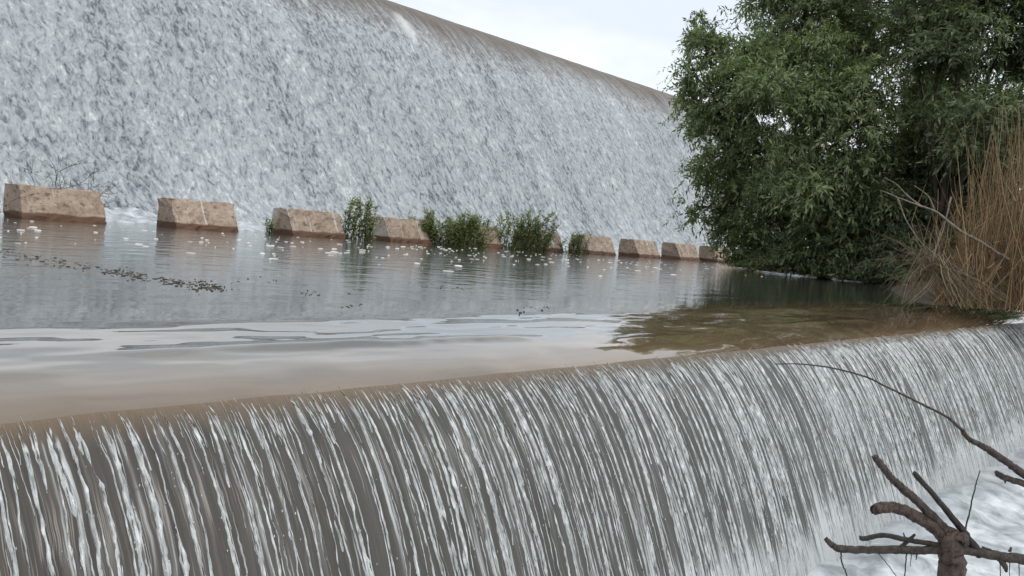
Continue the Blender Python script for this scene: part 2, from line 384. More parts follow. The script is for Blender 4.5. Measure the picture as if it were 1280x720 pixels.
# ------------------------------------------------------------------ low weir in front
VX, VZ, ZB = 2.6, 1.4, -3.25
def fall_pts(n):
    tt = np.linspace(0, 1, n) ** 1.0
    T = (-VZ + math.sqrt(VZ * VZ + 4 * 4.9 * (ZL - ZB))) / 9.8
    tt = tt * T
    return np.stack([DL - VX * tt, ZL - VZ * tt - 4.9 * tt * tt], 1)
FP = fall_pts(160)
FQ = np.concatenate([[0], np.cumsum(np.linalg.norm(np.diff(FP, axis=0), axis=1))])
# lead-in over the rounded lip so ribbons can start on the smooth water
ld_ = np.linspace(6.4, DL, 12)[:-1]; LP = np.stack([ld_, pool_z(ld_)], 1)
LQ = -np.cumsum(np.linalg.norm(np.diff(np.concatenate([LP, FP[:1]]), axis=0), axis=1)[::-1])[::-1]
AP = np.concatenate([LP, FP]); AQ = np.concatenate([LQ, FQ])
def fall_at(q, h):
    q = np.asarray(q); y = np.interp(q, AQ, AP[:, 0]); z = np.interp(q, AQ, AP[:, 1])
    y2 = np.interp(q + .03, AQ, AP[:, 0]); z2 = np.interp(q + .03, AQ, AP[:, 1]); y1 = np.interp(q - .03, AQ, AP[:, 0]); z1 = np.interp(q - .03, AQ, AP[:, 1])
    ty, tz = y2 - y1, z2 - z1; L = np.hypot(ty, tz) + 1e-9
    return y + tz / L * h, z - ty / L * h
weir = empty('low_weir', (14, 5.4, ZB), 'low foreground weir with long ribbons of white water pouring over its rounded lip', 'weir')
cw = np.array([(7.3, -.55), (6.2, -.7), (5.6, -.95), (5.2, -1.5), (4.6, -4.2), (7.3, -4.2)])
us = np.array([-14, 0, 30, 60], float)
V = np.array([(u, p[0], p[1]) for u in us for p in cw])
adopt(link('concrete_wall', mesh_np('concrete_wall', V, grid_quads(len(us), len(cw))), M_DAM, smooth=False), weir)
us = np.concatenate([np.arange(-14, 14, .022), np.arange(14, 60, .05)]); qs = np.concatenate([FQ[::2], FQ[-1:]])
U, Q = np.meshgrid(us, qs, indexing='ij')
uw = U + .05 * (vn(U * 3, Q * 2, 71) - .5)
h = ((fbm(uw * 7, Q * .3, 73, 3) - .5) * .07 + (vn(uw * 22, Q * .8, 75) - .5) * .02) * sst(0, .5, Q)
# continue the pool's lip waves into the first centimetres of the sheet
h0 = ((vn(U * 2.2, DL * .8, 41) - .5) * .018) * (1 - .92 * sst(19, 25, U)) * (1 - sst(0, .35, Q))
Y, Z = fall_at(Q, h); Z = Z + h0
adopt(link('falling_water', mesh_np('falling_water', np.stack([U, Y, Z], 2).reshape(-1, 3), grid_quads(*U.shape), np.stack([U, Q], 2).reshape(-1, 2)), M_FALL), weir)

# ribbons: white strands of aerated water riding on the sheet
def ribbons(n, wmin, wmax, gap, seed, u0=-12, u1=58, ds=.022, lift=.004, short=False):
    r = np.random.default_rng(seed); VV = []; QQ = []; UV = []; base = 0
    cu = np.linspace(u0, u1, n) + r.uniform(-.5, .5, n) * (u1 - u0) / n * 1.1
    keep = vn(cu * .8, cu * 0 + seed, 81) + r.normal(0, .2, n) > .2
    for u in cu[keep]:
        if u > 14 and r.random() < min(.45, (u - 14) * .04): continue
        q0 = r.uniform(-.20, .06) + (0 if r.random() < .75 else r.uniform(0, 1.4))
        q1 = FQ[-1] - .05 if r.random() < .7 else q0 + r.uniform(.5, 2.4)
        q1 = min(q1 if not short else q0 + r.uniform(.15, .7), FQ[-1] - .02); stp = ds * (1 if u < 14 else 1.8)
        q = np.arange(q0, q1, stp); m = len(q)
        if m < 6: continue
        sd = r.integers(0, 200)
        wd = wmin + (wmax - wmin) * r.random() ** 2.4
        wd *= min(max(1 + (u - 5) * .045, 1), 1.8)
        ph = (q - q0) / (q1 - q0)
        W = wd * np.clip((q - q0) / .28, .03, 1) ** .7 * (.6 + .4 * sst(0, .3, ph)) * (1 - .5 * sst(.8, 1, ph)) * (.65 + .7 * fbm(q * 2.2, q * 0 + sd * 1.3, 83, 3))
        W *= 1 - sst(gap, gap + .08, vn(q * 3.2, q * 0 + sd * .77, 85)) * .96
        cen = u + (vn(q * .9, q * 0 + sd * .31, 87) - .5) * .07 + (vn(q * 7, q * 0 + sd * .91, 89) - .5) * .022 + (vn(q*24, q*0+sd*.5, 90)-.5)*.008
        eL = cen - W * .5 * (1 + 1.2 * (vn(q * 22, q * 0 + sd, 91) - .5)); eR = cen + W * .5 * (1 + 1.2 * (vn(q * 22, q * 0 + sd + 7, 93) - .5))
        uu = np.stack([eL, cen - W * .18, cen + W * .18, eR], 1); qq = np.repeat(q[:, None], 4, 1)
        # sit on the sheet's own relief
        uw = uu + .05 * (vn(uu * 3, qq * 2, 71) - .5)
        hs = ((fbm(uw * 7, qq * .3, 73, 3) - .5) * .07 + (vn(uw * 22, qq * .8, 75) - .5) * .02) * sst(0, .5, qq)
        th = np.minimum(W, .08)[:, None] * np.array([-.10, .20, .20, -.10])[None, :] + lift * np.array([.25, 1, 1, .25])[None, :]
        th = th - .016 * (1 - sst(-.16, .10, qq - (r.uniform(-.08, .08)))); Y, Z = fall_at(qq, hs + th)
        VV.append(np.stack([uu, Y, Z], 2).reshape(-1, 3)); UV.append(np.stack([uu, qq], 2).reshape(-1, 2)); QQ.append(grid_quads(m, 4) + base); base += m * 4
    return np.concatenate(VV), np.concatenate(QQ), np.concatenate(UV)
V1, Q1, T1 = ribbons(520, .022, .056, .82, 1); V2, Q2, T2 = ribbons(1250, .007, .026, .66, 2, lift=.005); V3, Q3, T3 = ribbons(2200, .005, .022, .7, 4, lift=.004, short=True)
V = np.concatenate([V1, V2, V3]); Q = np.concatenate([Q1, Q2 + len(V1), Q3 + len(V1) + len(V2)])
rb = adopt(link('white_ribbons', mesh_np('white_ribbons', V, Q, np.concatenate([T1, T2, T3])), M_RIB), weir); rb['kind'] = 'stuff'

# flying droplets around the strands
r = np.random.default_rng(77); n = 2600
u = r.uniform(-3, 40, n); q = r.uniform(.4, FQ[-1], n); hh = np.abs(r.normal(0, .05, n)) + .02
Y, Z = fall_at(q, hh); P = np.stack([u, Y, Z], 1); sz = r.uniform(.002, .007, n)
oct_ = np.array([(1, 0, 0), (0, 1, 0), (-1, 0, 0), (0, -1, 0), (0, 0, 2.2), (0, 0, -2.2)], float); of = np.array([(0, 1, 4), (1, 2, 4), (2, 3, 4), (3, 0, 4), (1, 0, 5), (2, 1, 5), (3, 2, 5), (0, 3, 5)])
V = (P[:, None, :] + oct_[None] * sz[:, None, None]).reshape(-1, 3); Q = (of[None] + (np.arange(n) * 6)[:, None, None]).reshape(-1, 3)
dr = adopt(link('spray', mesh_np('spray', V, Q), M_FOAM), weir); dr['kind'] = 'stuff'

# churned white water below the weir
xs = np.concatenate([np.arange(-14, 40, .09), np.arange(40, 80, .5)]); ds = np.arange(-9, 4.9, .09)
Xg, Dg = np.meshgrid(xs, ds, indexing='ij')
boil = np.exp(-((Dg - 4.0) / .7) ** 2)
Z = ZB + (fbm(Xg * .7, Dg * .7, 101, 5) - .5) * .34 + boil * (.04 + .5 * (fbm(Xg * 1.3, Dg * 1.1, 103, 4) - .3)) 
tag(link('churning_water', mesh_np('churning_water', np.stack([Xg, Dg, Z], 2).reshape(-1, 3), grid_quads(*Xg.shape)), M_FOAM), kind='structure')

# mist hanging at the foot of the weir
t = bpy.data.materials.new('spray_mist'); t.use_nodes = True; tt = t.node_tree; tt.nodes.remove(tt.nodes['Principled BSDF'])
pv = tt.nodes.new('ShaderNodeVolumePrincipled'); pv.inputs['Color'].default_value = (.95, .97, 1, 1); pv.inputs['Density'].default_value = .2; pv.inputs['Anisotropy'].default_value = .2
tt.links.new(pv.outputs[0], tt.nodes['Material Output'].inputs['Volume'])
us = np.arange(0, 44, .3); an = np.linspace(0, 2 * math.pi, 14, endpoint=False)
V = []
for i, u in enumerate(us):
    k = .55 + .9 * float(fbm(np.array(u * .5), np.array(.3), 111)); e = min(1, (i + .2) / 6, (len(us) - 1 - i + .2) / 6)
    for a in an:
        rr = e * k * (.8 + .5 * float(vn(np.array(u * .9 + 3 * math.cos(a)), np.array(2 * math.sin(a)), 113)))
        V.append((u, 4.1 + .5 * rr * math.cos(a), ZB + .1 + .5 * rr * math.sin(a)))
nq = []
for i in range(len(us) - 1):
    for k in range(14): nq.append((i * 14 + k, i * 14 + (k + 1) % 14, (i + 1) * 14 + (k + 1) % 14, (i + 1) * 14 + k))
me = bpy.data.meshes.new('mist'); me.from_pydata(V, [], nq + [tuple(range(14))[::-1], tuple(range((len(us) - 1) * 14, len(us) * 14))]); me.update()
tag(link('mist', me, t), 'pale spray hanging where the weir water lands', 'mist', kind='stuff')

# ------------------------------------------------------------------ banks and ground
tag(link('ground', mesh_np('ground', [(-900, -900, -4.6), (1500, -900, -4.6), (1500, 1500, -4.6), (-900, 1500, -4.6)], [(0, 1, 2, 3)]), M_SOIL), kind='structure')
edge = [(70, 6.7), (34, 6.75), (28.5, 6.8), (27.0, 7.8), (34, 12), (44, 15.6), (54, 22), (64, 29), (90, 34), (160, 38), (160, 6.7)]
def inside_dist(x, y):
    """signed distance to the bank's edge, positive inside"""
    E = np.array(edge); n = len(E); d = np.full(x.shape, 1e9); ins = np.zeros(x.shape, bool)
    for i in range(n):
        a, b = E[i], E[(i + 1) % n]; ab = b - a
        t = np.clip(((x - a[0]) * ab[0] + (y - a[1]) * ab[1]) / (ab @ ab), 0, 1)
        d = np.minimum(d, np.hypot(x - a[0] - t * ab[0], y - a[1] - t * ab[1]))
        c = ((a[1] > y) != (b[1] > y)) & (x < (b[0] - a[0]) * (y - a[1]) / (b[1] - a[1] + 1e-12) + a[0]); ins ^= c
    return np.where(ins, d, -d)
xs = np.arange(24, 160, .5); ds = np.arange(6.5, 42, .35); Xg, Dg = np.meshgrid(xs, ds, indexing='ij')
sd = inside_dist(Xg, Dg) + (fbm(Xg * .6, Dg * .6, 121) - .5) * 1.2
Z = -.5 + sst(-.8, 3.5, sd) * .95 + (fbm(Xg * .9, Dg * .9, 123) - .5) * .3
Z = np.where(Dg < 6.75, -.9, Z)
tag(link('river_bank', mesh_np('river_bank', np.stack([Xg, Dg, Z], 2).reshape(-1, 3), grid_quads(*Xg.shape)), M_SOIL), kind='structure')

# ------------------------------------------------------------------ row of concrete blocks
BL, BP, B_D = 3.2, 6.35, 37.6
xr0 = 46.0                                                          # placeholder, set from the first block's right foot
P0 = onY(130, 279, B_D); xr0 = (37.3 - B_D * math.sin(PHI)) / math.cos(PHI)
block_labels = [
 'largest tan concrete block, at the left end of the row, bare twigs above its top',
 'tan concrete block standing alone between two foaming gaps, second from the left end',
 'tan concrete block touching the left side of the small upright green shrub',
 'tan concrete block between the small upright shrub and the broad olive bush',
 'tan concrete block almost covered by the broad olive bush growing in front of it',
 'tan concrete block peeking out right of the tall straggly bush',
 'brown concrete block just right of the low dark green tuft',
 'brown concrete block second to the right from the low dark green tuft',
 'last brown concrete block before the big tree, with a white gap on both sides',
 'dark concrete block half covered by the outer leaves of the big tree',
 'dark concrete block glimpsed deep among the low leaves of the big tree']
def block_mesh(seed):
    rr = random.Random(seed); n = 12
    prof = [(0.0, -.5), (0.0, .0), (.04, .12), (.66, 1.27), (.72, 1.32), (1.9, 1.30), (1.95, 1.25), (2.0, -.5)]
    # finer outline so worn edges can wander
    fine = []
    for a, b in zip(prof[:-1], prof[1:]):
        k = 5 if math.dist(a, b) > .5 else 1
        for i in range(k): fine.append((a[0] + (b[0] - a[0]) * i / k, a[1] + (b[1] - a[1]) * i / k))
    fine.append(prof[-1]); L = BL + rr.uniform(-.1, .1)
    V = []
    for i in range(n + 1):
        x = -L + L * i / n
        for (y, z) in fine:
            e = .075 if 0 < i < n else .06
            V.append((x + (rr.uniform(-.07, .07) if i in (0, n) else 0), y + rr.uniform(-e, e) * .7, z + rr.uniform(-e, e) * .6))
    m = len(fine); f = []
    for i in range(n):
        for k in range(m - 1): f.append((i * m + k, (i + 1) * m + k, (i + 1) * m + k + 1, i * m + k + 1))
    f.append(tuple(range(m))); f.append(tuple(n * m + k for k in range(m))[::-1])
    me = bpy.data.meshes.new('concrete_block'); me.from_pydata(V, [], f); me.update(); return me
for i, lab in enumerate(block_labels):
    b = link('concrete_block', block_mesh(i), M_BLOCK, smooth=False)
    b.location = (xr0 + i * BP, B_D, 0); b.rotation_euler.z = math.radians(random.uniform(-.8, .8))
    tag(b, lab, 'concrete block', 'row of concrete blocks along the foot of the dam')

# ------------------------------------------------------------------ foliage
def leaf_quads(P, d, up, ln, wd):
    d = d / (np.linalg.norm(d, axis=1)[:, None] + 1e-9); s = np.cross(d, up); s /= (np.linalg.norm(s, axis=1)[:, None] + 1e-9); nn = np.cross(s, d)
    ln = ln[:, None]; wd = wd[:, None]
    v = np.stack([P, P + d * ln * .45 + s * wd * .5 + nn * wd * .12, P + d * ln - nn * wd * .25, P + d * ln * .45 - s * wd * .5 + nn * wd * .12], 1)
    n = len(P); q = np.arange(n)[:, None] * 4 + np.array([0, 1, 2, 3])[None]
    return v.reshape(-1, 3), q
def sprays(starts, dirs, length, droop, per, ln, wd, rng, spread=.9, face=None):
    """leafy twigs: each start/dir grows a drooping twig carrying `per` leaves"""
    n = len(starts); out = []; od = []
    L = length * rng.uniform(.5, 1.3, n)
    for k in range(per):
        t = (k + rng.random(n)) / per
        p = starts + dirs * (L * t)[:, None]; p[:, 2] -= droop * L * t * t
        dd = dirs.copy(); dd[:, 2] -= 2 * droop * t
        side = rng.normal(0, 1, (n, 3)); side -= dd * np.sum(side * dd, 1)[:, None]; side /= np.linalg.norm(side, axis=1)[:, None]
        out.append(p); od.append(dd * .7 + side * spread)
    P = np.concatenate(out); D = np.concatenate(od); m = len(P)
    D[:, 2] -= .12
    up = rng.normal(0, .4, (m, 3)) + np.array([0, 0, .8]) + (np.tile(face, (per, 1)) * .8 if face is not None else 0)
    return leaf_quads(P, D, up, ln * rng.uniform(.6, 1.3, m), wd * rng.uniform(.6, 1.3, m))

def tree(name, base, lobes, label, mat, seed, dens=1.0, cat='tree'):
    rng = np.random.default_rng(seed); root = empty(name, base, label, cat)
    VV = []; QQ = []; nb = 0; wood = MB()
    cs = [(at(px, py, dp), rp * dp / F, dn) for (px, py, rp, dp, dn) in lobes]
    for c, R, dn in cs:
        # sub-clumps on the lobe: sprays fan out over the top of each, leaving dark gaps in between
        ns = max(4, int(9 * dn)); v = rng.normal(0, 1, (ns, 3)); v /= np.linalg.norm(v, axis=1)[:, None]
        cc = np.array(c)[None] + v * R * rng.uniform(.45, .9, ns)[:, None]; rs = R * rng.uniform(.26, .46, ns)
        n = int(85 * R * R * dens * dn); idx = rng.integers(0, ns, n); ctr = cc[idx]; rr = rs[idx][:, None]
        v = rng.normal(0, 1, (n, 3)); v[:, 2] = v[:, 2] * .55 + .25; v /= np.linalg.norm(v, axis=1)[:, None]
        st = ctr + v * rr * (.35 + .5 * rng.random((n, 1)))
        fill = rng.random(n) < .2; st[fill] = np.array(c)[None] + rng.normal(0, .36, (fill.sum(), 3)) * R
        dr = v * .9 + rng.normal(0, .35, (n, 3)); dr[:, 2] += .1; dr /= np.linalg.norm(dr, axis=1)[:, None]
        fo = st - np.array(c)[None]; fo /= np.linalg.norm(fo, axis=1)[:, None] + 1e-6
        V, Q = sprays(st, dr, 1.0, .5, 13, .33, .10, rng, face=fo)
        z_ok = np.repeat((V.reshape(-1, 4, 3)[:, :, 2].min(1) > .04)[:, None], 4, 1)
        V = np.where(z_ok.reshape(-1, 1), V, V * np.array([1, 1, 0]) + np.array([0, 0, .05]))
        VV.append(V); QQ.append(Q + nb); nb += len(V)
    adopt(link('crown', mesh_np('crown', np.concatenate(VV), np.concatenate(QQ)), mat, smooth=False), root)
    b = Vector(base); top = sum((c for c, R, d in cs), Vector()) / len(cs)
    fork = b.lerp(top, .35); fork.z = max(fork.z, 2.0)
    p, r_ = smooth_path([(b - Vector((0, 0, .6)), .42), (b.lerp(fork, .5) + Vector((.2, -.1, 0)), .36), (fork, .3)], 5, .1); wood.tube(p, r_, 9, .15)
    for c, R, d in cs:
        mid = fork.lerp(c, .5) + Vector((random.uniform(-.5, .5), random.uniform(-.5, .5), .5))
        p, r_ = smooth_path([(fork, .2), (mid, .11), (c, .05)], 5, .2); wood.tube(p, r_, 6, .1)
        for k in range(5):
            e = c + Vector((random.gauss(0, 1), random.gauss(0, 1), random.gauss(0, .8))).normalized() * R * .95
            p, r_ = smooth_path([(c.lerp(mid, .2 * k / 5), .045), (c.lerp(e, .5), .03), (e, .012)], 4, .3); wood.tube(p, r_, 4)
    adopt(wood.build('trunk', M_BARK), root); return root
bA = tuple(at(1035, 335, 51)); bA = (bA[0], bA[1], .2)
tree('leafy_tree', bA, [(960, 55, 66, 50, 1), (1005, 105, 80, 46, 1.1), (925, 120, 52, 50, 1), (1062, 140, 72, 44, 1.1), (905, 180, 46, 51, 1), (950, 215, 62, 49, 1), (1022, 215, 74, 45, 1),
  (912, 250, 38, 53, .9), (930, 295, 40, 54, 1), (990, 295, 62, 50, 1), (1065, 262, 66, 46, 1), (1075, 55, 62, 50, 1), (1005, 10, 74, 50, 1), (1045, 315, 42, 48, 1), (965, -40, 60, 50, .9), (1060, -40, 75, 50, .9),
  (888, 40, 34, 51, .5), (866, 92, 26, 51, .55), (880, 70, 30, 51, .5), (874, 258, 22, 53, .6), (880, 150, 34, 51, .8), (866, 120, 24, 52, .6), (958, 322, 34, 53, 1), (1000, 332, 32, 50, 1), (1100, 205, 48, 46, 1), (1095, 330, 30, 46, 1), (1062, 345, 26, 47, 1), (1025, 346, 26, 49, 1), (985, 340, 24, 52, 1), (940, 335, 22, 55, 1), (880, 212, 24, 53, .7)],
  'big green tree in front of the dam, its lowest leaves trailing into the pool', M_LEAF, 3)
bB = at(1165, 345, 43); bB = (bB[0], bB[1], .4)
tree('leafy_tree', bB, [(1178, 45, 66, 42, 1), (1228, 150, 62, 40, 1), (1272, 50, 76, 42, 1), (1190, 200, 52, 45, .9), (1130, 270, 52, 46, 1), (1200, 280, 70, 45, 1), (1300, 190, 86, 42, 1), (1200, -30, 86, 42, 1),
  (1290, -60, 90, 42, 1), (1360, 110, 90, 42, .7), (1120, 330, 34, 44, 1), (1150, 120, 40, 48, .6), (1100, 300, 40, 46, 1), (1270, 300, 70, 44, 1), (1120, 0, 50, 46, .8), (1120, 225, 48, 47, 1.2), (1165, 250, 46, 46, 1.2), (1105, 275, 44, 47, 1.2), (1150, 180, 44, 47, 1), (1130, 300, 40, 45, 1.2), (1235, 235, 60, 44, 1), (1085, 320, 34, 46, 1), (1160, 140, 50, 50, 1), (1190, 110, 50, 50, 1), (1210, 210, 50, 50, 1.1), (1160, 300, 50, 50, 1.1)],
  'darker tree at the right edge, rising behind the dry brown reeds', M_LEAFD, 5)

# shrubs and saplings rooted between the blocks
def shrub(name, base_px, D, h, spread, n, label, mat, seed, lean=0.0, leafy=1.0, ln=.2, wd=.06):
    rng = np.random.default_rng(seed); rd = random.Random(seed)
    b = onY(base_px[0], base_px[1], D); b.z = 0.0
    root = empty(name, b, label, 'shrub'); stems = MB(); P = []; Dr = []
    for i in range(n):
        a = rd.uniform(0, 2 * math.pi); hh = h * (.35 + .65 * rd.random() ** 1.5); o = rd.uniform(.1, 1) * spread
        s = b + rt0 * (rd.uniform(-.55, .55) * spread) + Vector((0, rd.uniform(-.15, .15), -.25))
        e = s + rt0 * (math.cos(a) * o * .45 + lean * hh) + Vector((0, math.sin(a) * o * .25, hh + .25)); m = s.lerp(e, .55) + Vector((rd.gauss(0, .07), rd.gauss(0, .07), .12))
        pp, rr = smooth_path([(s, .018), (m, .013), (e, .005)], 5, .8); stems.tube(pp, rr, 4)
        k = int(26 * leafy * hh / 1.5)
        for _ in range(k):
            t = rd.uniform(.04, 1) ** .9; q = pp[min(int(t * (len(pp) - 1)), len(pp) - 1)]
            P.append(tuple(q + Vector((rd.gauss(0, .07), rd.gauss(0, .07), rd.gauss(0, .07))))); Dr.append((rd.gauss(0, .7), rd.gauss(0, .7), rd.uniform(-.2, 1.1)))
    adopt(stems.build('stem', M_DARKW), root)
    P = np.array(P); Dr = np.array(Dr); m = len(P)
    V, Q = leaf_quads(P, Dr, rng.normal(0, .5, (m, 3)) + np.array([0, -.4, .8]), ln * rng.uniform(.6, 1.4, m), wd * rng.uniform(.7, 1.4, m))
    adopt(link('foliage', mesh_np('foliage', V, Q), mat, smooth=False), root); return root
shrub('leafy_shrub', (445, 299), 37.7, 2.5, 1.7, 34, 'small upright green shrub filling the gap between two tan blocks', M_SHRUB, 1, leafy=2.4)
shrub('leafy_shrub', (563, 308), 36.9, 2.1, 3.7, 110, 'broad olive green bush hiding most of a block', M_SHRUB, 2, leafy=3.0, ln=.26, wd=.055)
shrub('leafy_shrub', (650, 313), 36.9, 2.7, 3.2, 70, 'tall straggly green bush right of the broad olive one, dark at its base', M_SHRUB, 3, lean=.18, leafy=2.4)
shrub('leafy_shrub', (712, 318), 37.3, 1.7, 1.7, 22, 'low dark green tuft leaning against the left end of a block', M_LEAF, 4, lean=.2, leafy=2.2)
shrub('leafy_shrub', (337, 291), 38.6, .8, .3, 9, 'tiny mossy green tuft at the left end of a tan block', M_LEAF, 5, leafy=3, ln=.13)
# bare twiggy bush behind the first block
def bare(name, specs, label, mat, cat, base):
    root = empty(name, base, label, cat); mb = MB(); lv = []
    def grow(p, d, L, r, depth):
        pts = [(p, r)]; q = Vector(p); dd = Vector(d)
        for k in range(4):
            dd = (dd + Vector((random.gauss(0, .22), random.gauss(0, .22), random.gauss(0, .16)))).normalized(); q = q + dd * L / 4; pts.append((q.copy(), r * (1 - .18 * (k + 1))))
        a, b = smooth_path(pts, 2); mb.tube(a, b, 4)
        if depth:
            for k in range(random.choice((2, 3))):
                grow(pts[random.randint(1, 4)][0], (dd + Vector((random.gauss(0, .7), random.gauss(0, .5), random.gauss(.1, .5)))).normalized(), L * .62, r * .6, depth - 1)
        else: lv.extend([tuple(pts[k][0]) for k in range(1, 5)])
    for p, d, L, r, dep in specs: grow(Vector(p), Vector(d).normalized(), L, r, dep)
    adopt(mb.build('branch', mat), root); return root, lv
b0 = onY(78, 268, 39.9); b0.z = 0
root, lv = bare('bare_bush', [(b0 + Vector((random.uniform(-.4, .4), random.uniform(-.2, .2), 0)), (random.uniform(-1.3, 1.1), random.uniform(-.2, .2), 1.15), 2.1, .03, 3) for _ in range(8)],
  'thin bare twiggy bush standing behind the leftmost block', M_DARKW, 'bush', b0)
P = np.array(lv)[::2] + RNG.normal(0, .08, (len(lv[::2]), 3)); P = P[(RNG.random(len(P)) < .6) & (P[:, 0] < b0.x + .2)]
V, Q = leaf_quads(P, RNG.normal(0, 1, P.shape), RNG.normal(0, .5, P.shape) + np.array([0, -.5, .6]), RNG.uniform(.12, .22, len(P)), RNG.uniform(.04, .07, len(P)))
adopt(link('foliage', mesh_np('foliage', V, Q), M_LEAF, smooth=False), root)

# dry reeds on the bank
def blade_set(starts, ends, bend, width, rng, seg=7):
    VV = []; QQ = []; nb = 0
    for s, e, bd, wdt in zip(starts, ends, bend, width):
        t = np.linspace(0, 1, seg)[:, None]; c = s + (e - s) * t + bd * (t * (1 - t) * 4 * (t ** .5)) + rng.normal(0, .012, (seg, 3))
        c[-1] = c[-1] + bd * .3
        W = wdt * (1 - .75 * t)
        a = rng.uniform(0, math.pi); sd = np.array([math.cos(a), math.sin(a), 0]); sd2 = np.array([-math.sin(a), math.cos(a), 0])
        V = np.stack([c + sd * W, c - sd * W * .5 + sd2 * W * .8, c - sd * W * .5 - sd2 * W * .8], 1).reshape(-1, 3); VV.append(V)
        for i in range(seg - 1):
            for k in range(3): QQ.append((nb + i * 3 + k, nb + i * 3 + (k + 1) % 3, nb + (i + 1) * 3 + (k + 1) % 3, nb + (i + 1) * 3 + k))
        nb += len(V)
    return np.concatenate(VV), np.array(QQ)
rng = np.random.default_rng(9); st = []; en = []; bd = []; wd = []
for i in range(980):
    px = 1165 + 210 * rng.random() ** .8; dep = rng.uniform(24.0, 28.5)
    b = at(px, 385, dep); b.z = .1
    hgt = rng.uniform(.25, 1) ** .7 * (1.6 + 4.6 * np.clip((px - 1172) / 70, 0, 1)); 
    e = b + Vector((rng.normal(0, .35), rng.normal(0, .35), hgt)) + rt0 * (rng.normal(.05, .5) - .25 * hgt * rng.random() ** 2 * np.clip((1260 - px) / 60, 0, 1))
    st.append(np.array(b)); en.append(np.array(e)); bd.append(rng.normal(0, .42, 3) * np.array([1, 1, .25])); wd.append(rng.uniform(.010, .026))
for i in range(420):      # broken, criss-crossing leaves and stalks low in the clump
    px = 1190 + 150 * rng.random(); dep = rng.uniform(23.6, 26); b = at(px, rng.uniform(250, 385), dep); b.z = max(b.z, .1)
    a = rng.uniform(-1, 1); L = rng.uniform(.6, 2.2)
    e = b + rt0 * (a * L) + Vector((0, 0, -L * rng.uniform(-.6, 1)))
    e.z = max(e.z, .05); st.append(np.array(b)); en.append(np.array(e)); bd.append(rng.normal(0, .25, 3)); wd.append(rng.uniform(.006, .018))
V, Q = blade_set(st, en, bd, wd, rng)
rd = empty('reed_clump', tuple(at(1265, 388, 25)), 'tall clump of dry brown reeds on the bank at the right edge', 'reeds'); rd.location.z = .1
adopt(link('stems', mesh_np('stems', V, Q), M_REED, smooth=False), rd)
# fallen stalks fanning out over the water
st = []; en = []; bd = []; wd = []; c0 = (1166, 326)
for i in range(270):
    ang = rng.choice([rng.uniform(150, 250), rng.uniform(-62, -20), rng.uniform(60, 120)], p=[.46, .46, .08]); L = rng.uniform(24, 100) if ang > 0 else rng.uniform(50, 118)
    if 60 < ang < 120: L = rng.uniform(25, 62)
    d0 = rng.uniform(23.4, 25.0); a = math.radians(ang)
    s = at(c0[0] + rng.normal(0, 9), c0[1] + rng.normal(0, 7), d0); e = at(c0[0] + L * math.cos(a), c0[1] - L * math.sin(a), d0 - rng.uniform(-.5, .9))
    if e.z < 0: e = s.lerp(e, (s.z - .02) / (s.z - e.z))
    st.append(np.array(s)); en.append(np.array(e)); bd.append(np.array((rng.normal(0, .15), rng.normal(0, .15), rng.uniform(-.15, .42)))); wd.append(rng.uniform(.009, .026))
V, Q = blade_set(st, en, bd, wd, rng)
fs = empty('fallen_reeds', tuple(at(1190, 380, 24.5)), 'tangle of pale broken stalks fanning out over the water beside the reed clump', 'reeds'); fs.location.z = 0
adopt(link('stalks', mesh_np('stalks', V, Q), M_STALK, smooth=False), fs)
# bleached dead branch
mb = MB(); dp = 24.2
def pxpath(pts, depth, n=5, jit=.15): return smooth_path([(at(x, y, depth + (d[0] if d else 0)), r * .82 * depth / F) for (x, y, r, *d) in pts], n, jit)
for pl in ([(1262, 325, 2.4), (1225, 302, 2.4), (1200, 288, 2.3), (1172, 266, 2.0), (1150, 257, 1.6), (1125, 248, 1.2), (1102, 238, .7)], [(1152, 258, 1.6), (1136, 246, 1.2), (1120, 230, .7), (1105, 222, .5)],
           [(1168, 262, 1.3), (1160, 245, .9), (1143, 232, .6)], [(1122, 247, 1.1), (1135, 280, 1.0), (1163, 318, .8)], [(1164, 322, 1.0), (1178, 290, 1.0), (1189, 246, 1.4)]):
    p, r_ = pxpath(pl, dp); mb.tube(p, r_, 5)
db = empty('dead_branch', tuple(at(1262, 330, dp)), 'bleached forked dead branch leaning out of the reeds in front of the dark leaves', 'branch')
adopt(mb.build('branch', M_PALE), db)

# ------------------------------------------------------------------ floating things on the pool
rng = np.random.default_rng(21)
def pads(P, s, asp, rng, z=.012, k=7):
    n = len(P); a = np.linspace(0, 2 * math.pi, k, endpoint=False); V = []; Q = []
    rot = rng.uniform(0, math.pi, n); rad = s[:, None] * rng.uniform(.55, 1.25, (n, k))
    x = np.cos(a)[None] * rad; y = np.sin(a)[None] * rad * asp
    X = x * np.cos(rot)[:, None] - y * np.sin(rot)[:, None]; Y = x * np.sin(rot)[:, None] + y * np.cos(rot)[:, None]
    zt = z * rng.uniform(.6, 1.6, n)
    ring = np.stack([P[:, 0:1] + X, P[:, 1:2] + Y, np.full((n, k), -.02)], 2); top = np.stack([P[:, 0:1] + X * .7, P[:, 1:2] + Y * .7, np.repeat(zt[:, None], k, 1)], 2)
    cen = np.stack([P[:, 0], P[:, 1], zt * 1.3], 1)[:, None]
    V = np.concatenate([ring, top, cen], 1).reshape(-1, 3); st = 2 * k + 1; q = []
    for i in range(k):
        j = (i + 1) % k; q += [(i, j, k + j), (i, k + j, k + i), (k + i, k + j, 2 * k)]
    return V, (np.array(q)[None] + (np.arange(n) * st)[:, None, None]).reshape(-1, 3)
P = []
for i in range(430):
    px = rng.uniform(-20, 1010); hz = 235.5 + .0852 * px; foot = hz + .02207 * (1600 - px)
    if px < 300 and rng.random() < .55: continue
    y = foot + 2 + abs(rng.normal(0, 13)) * (1600 - px) / 1300
    P.append(tuple(onz(px, y)))
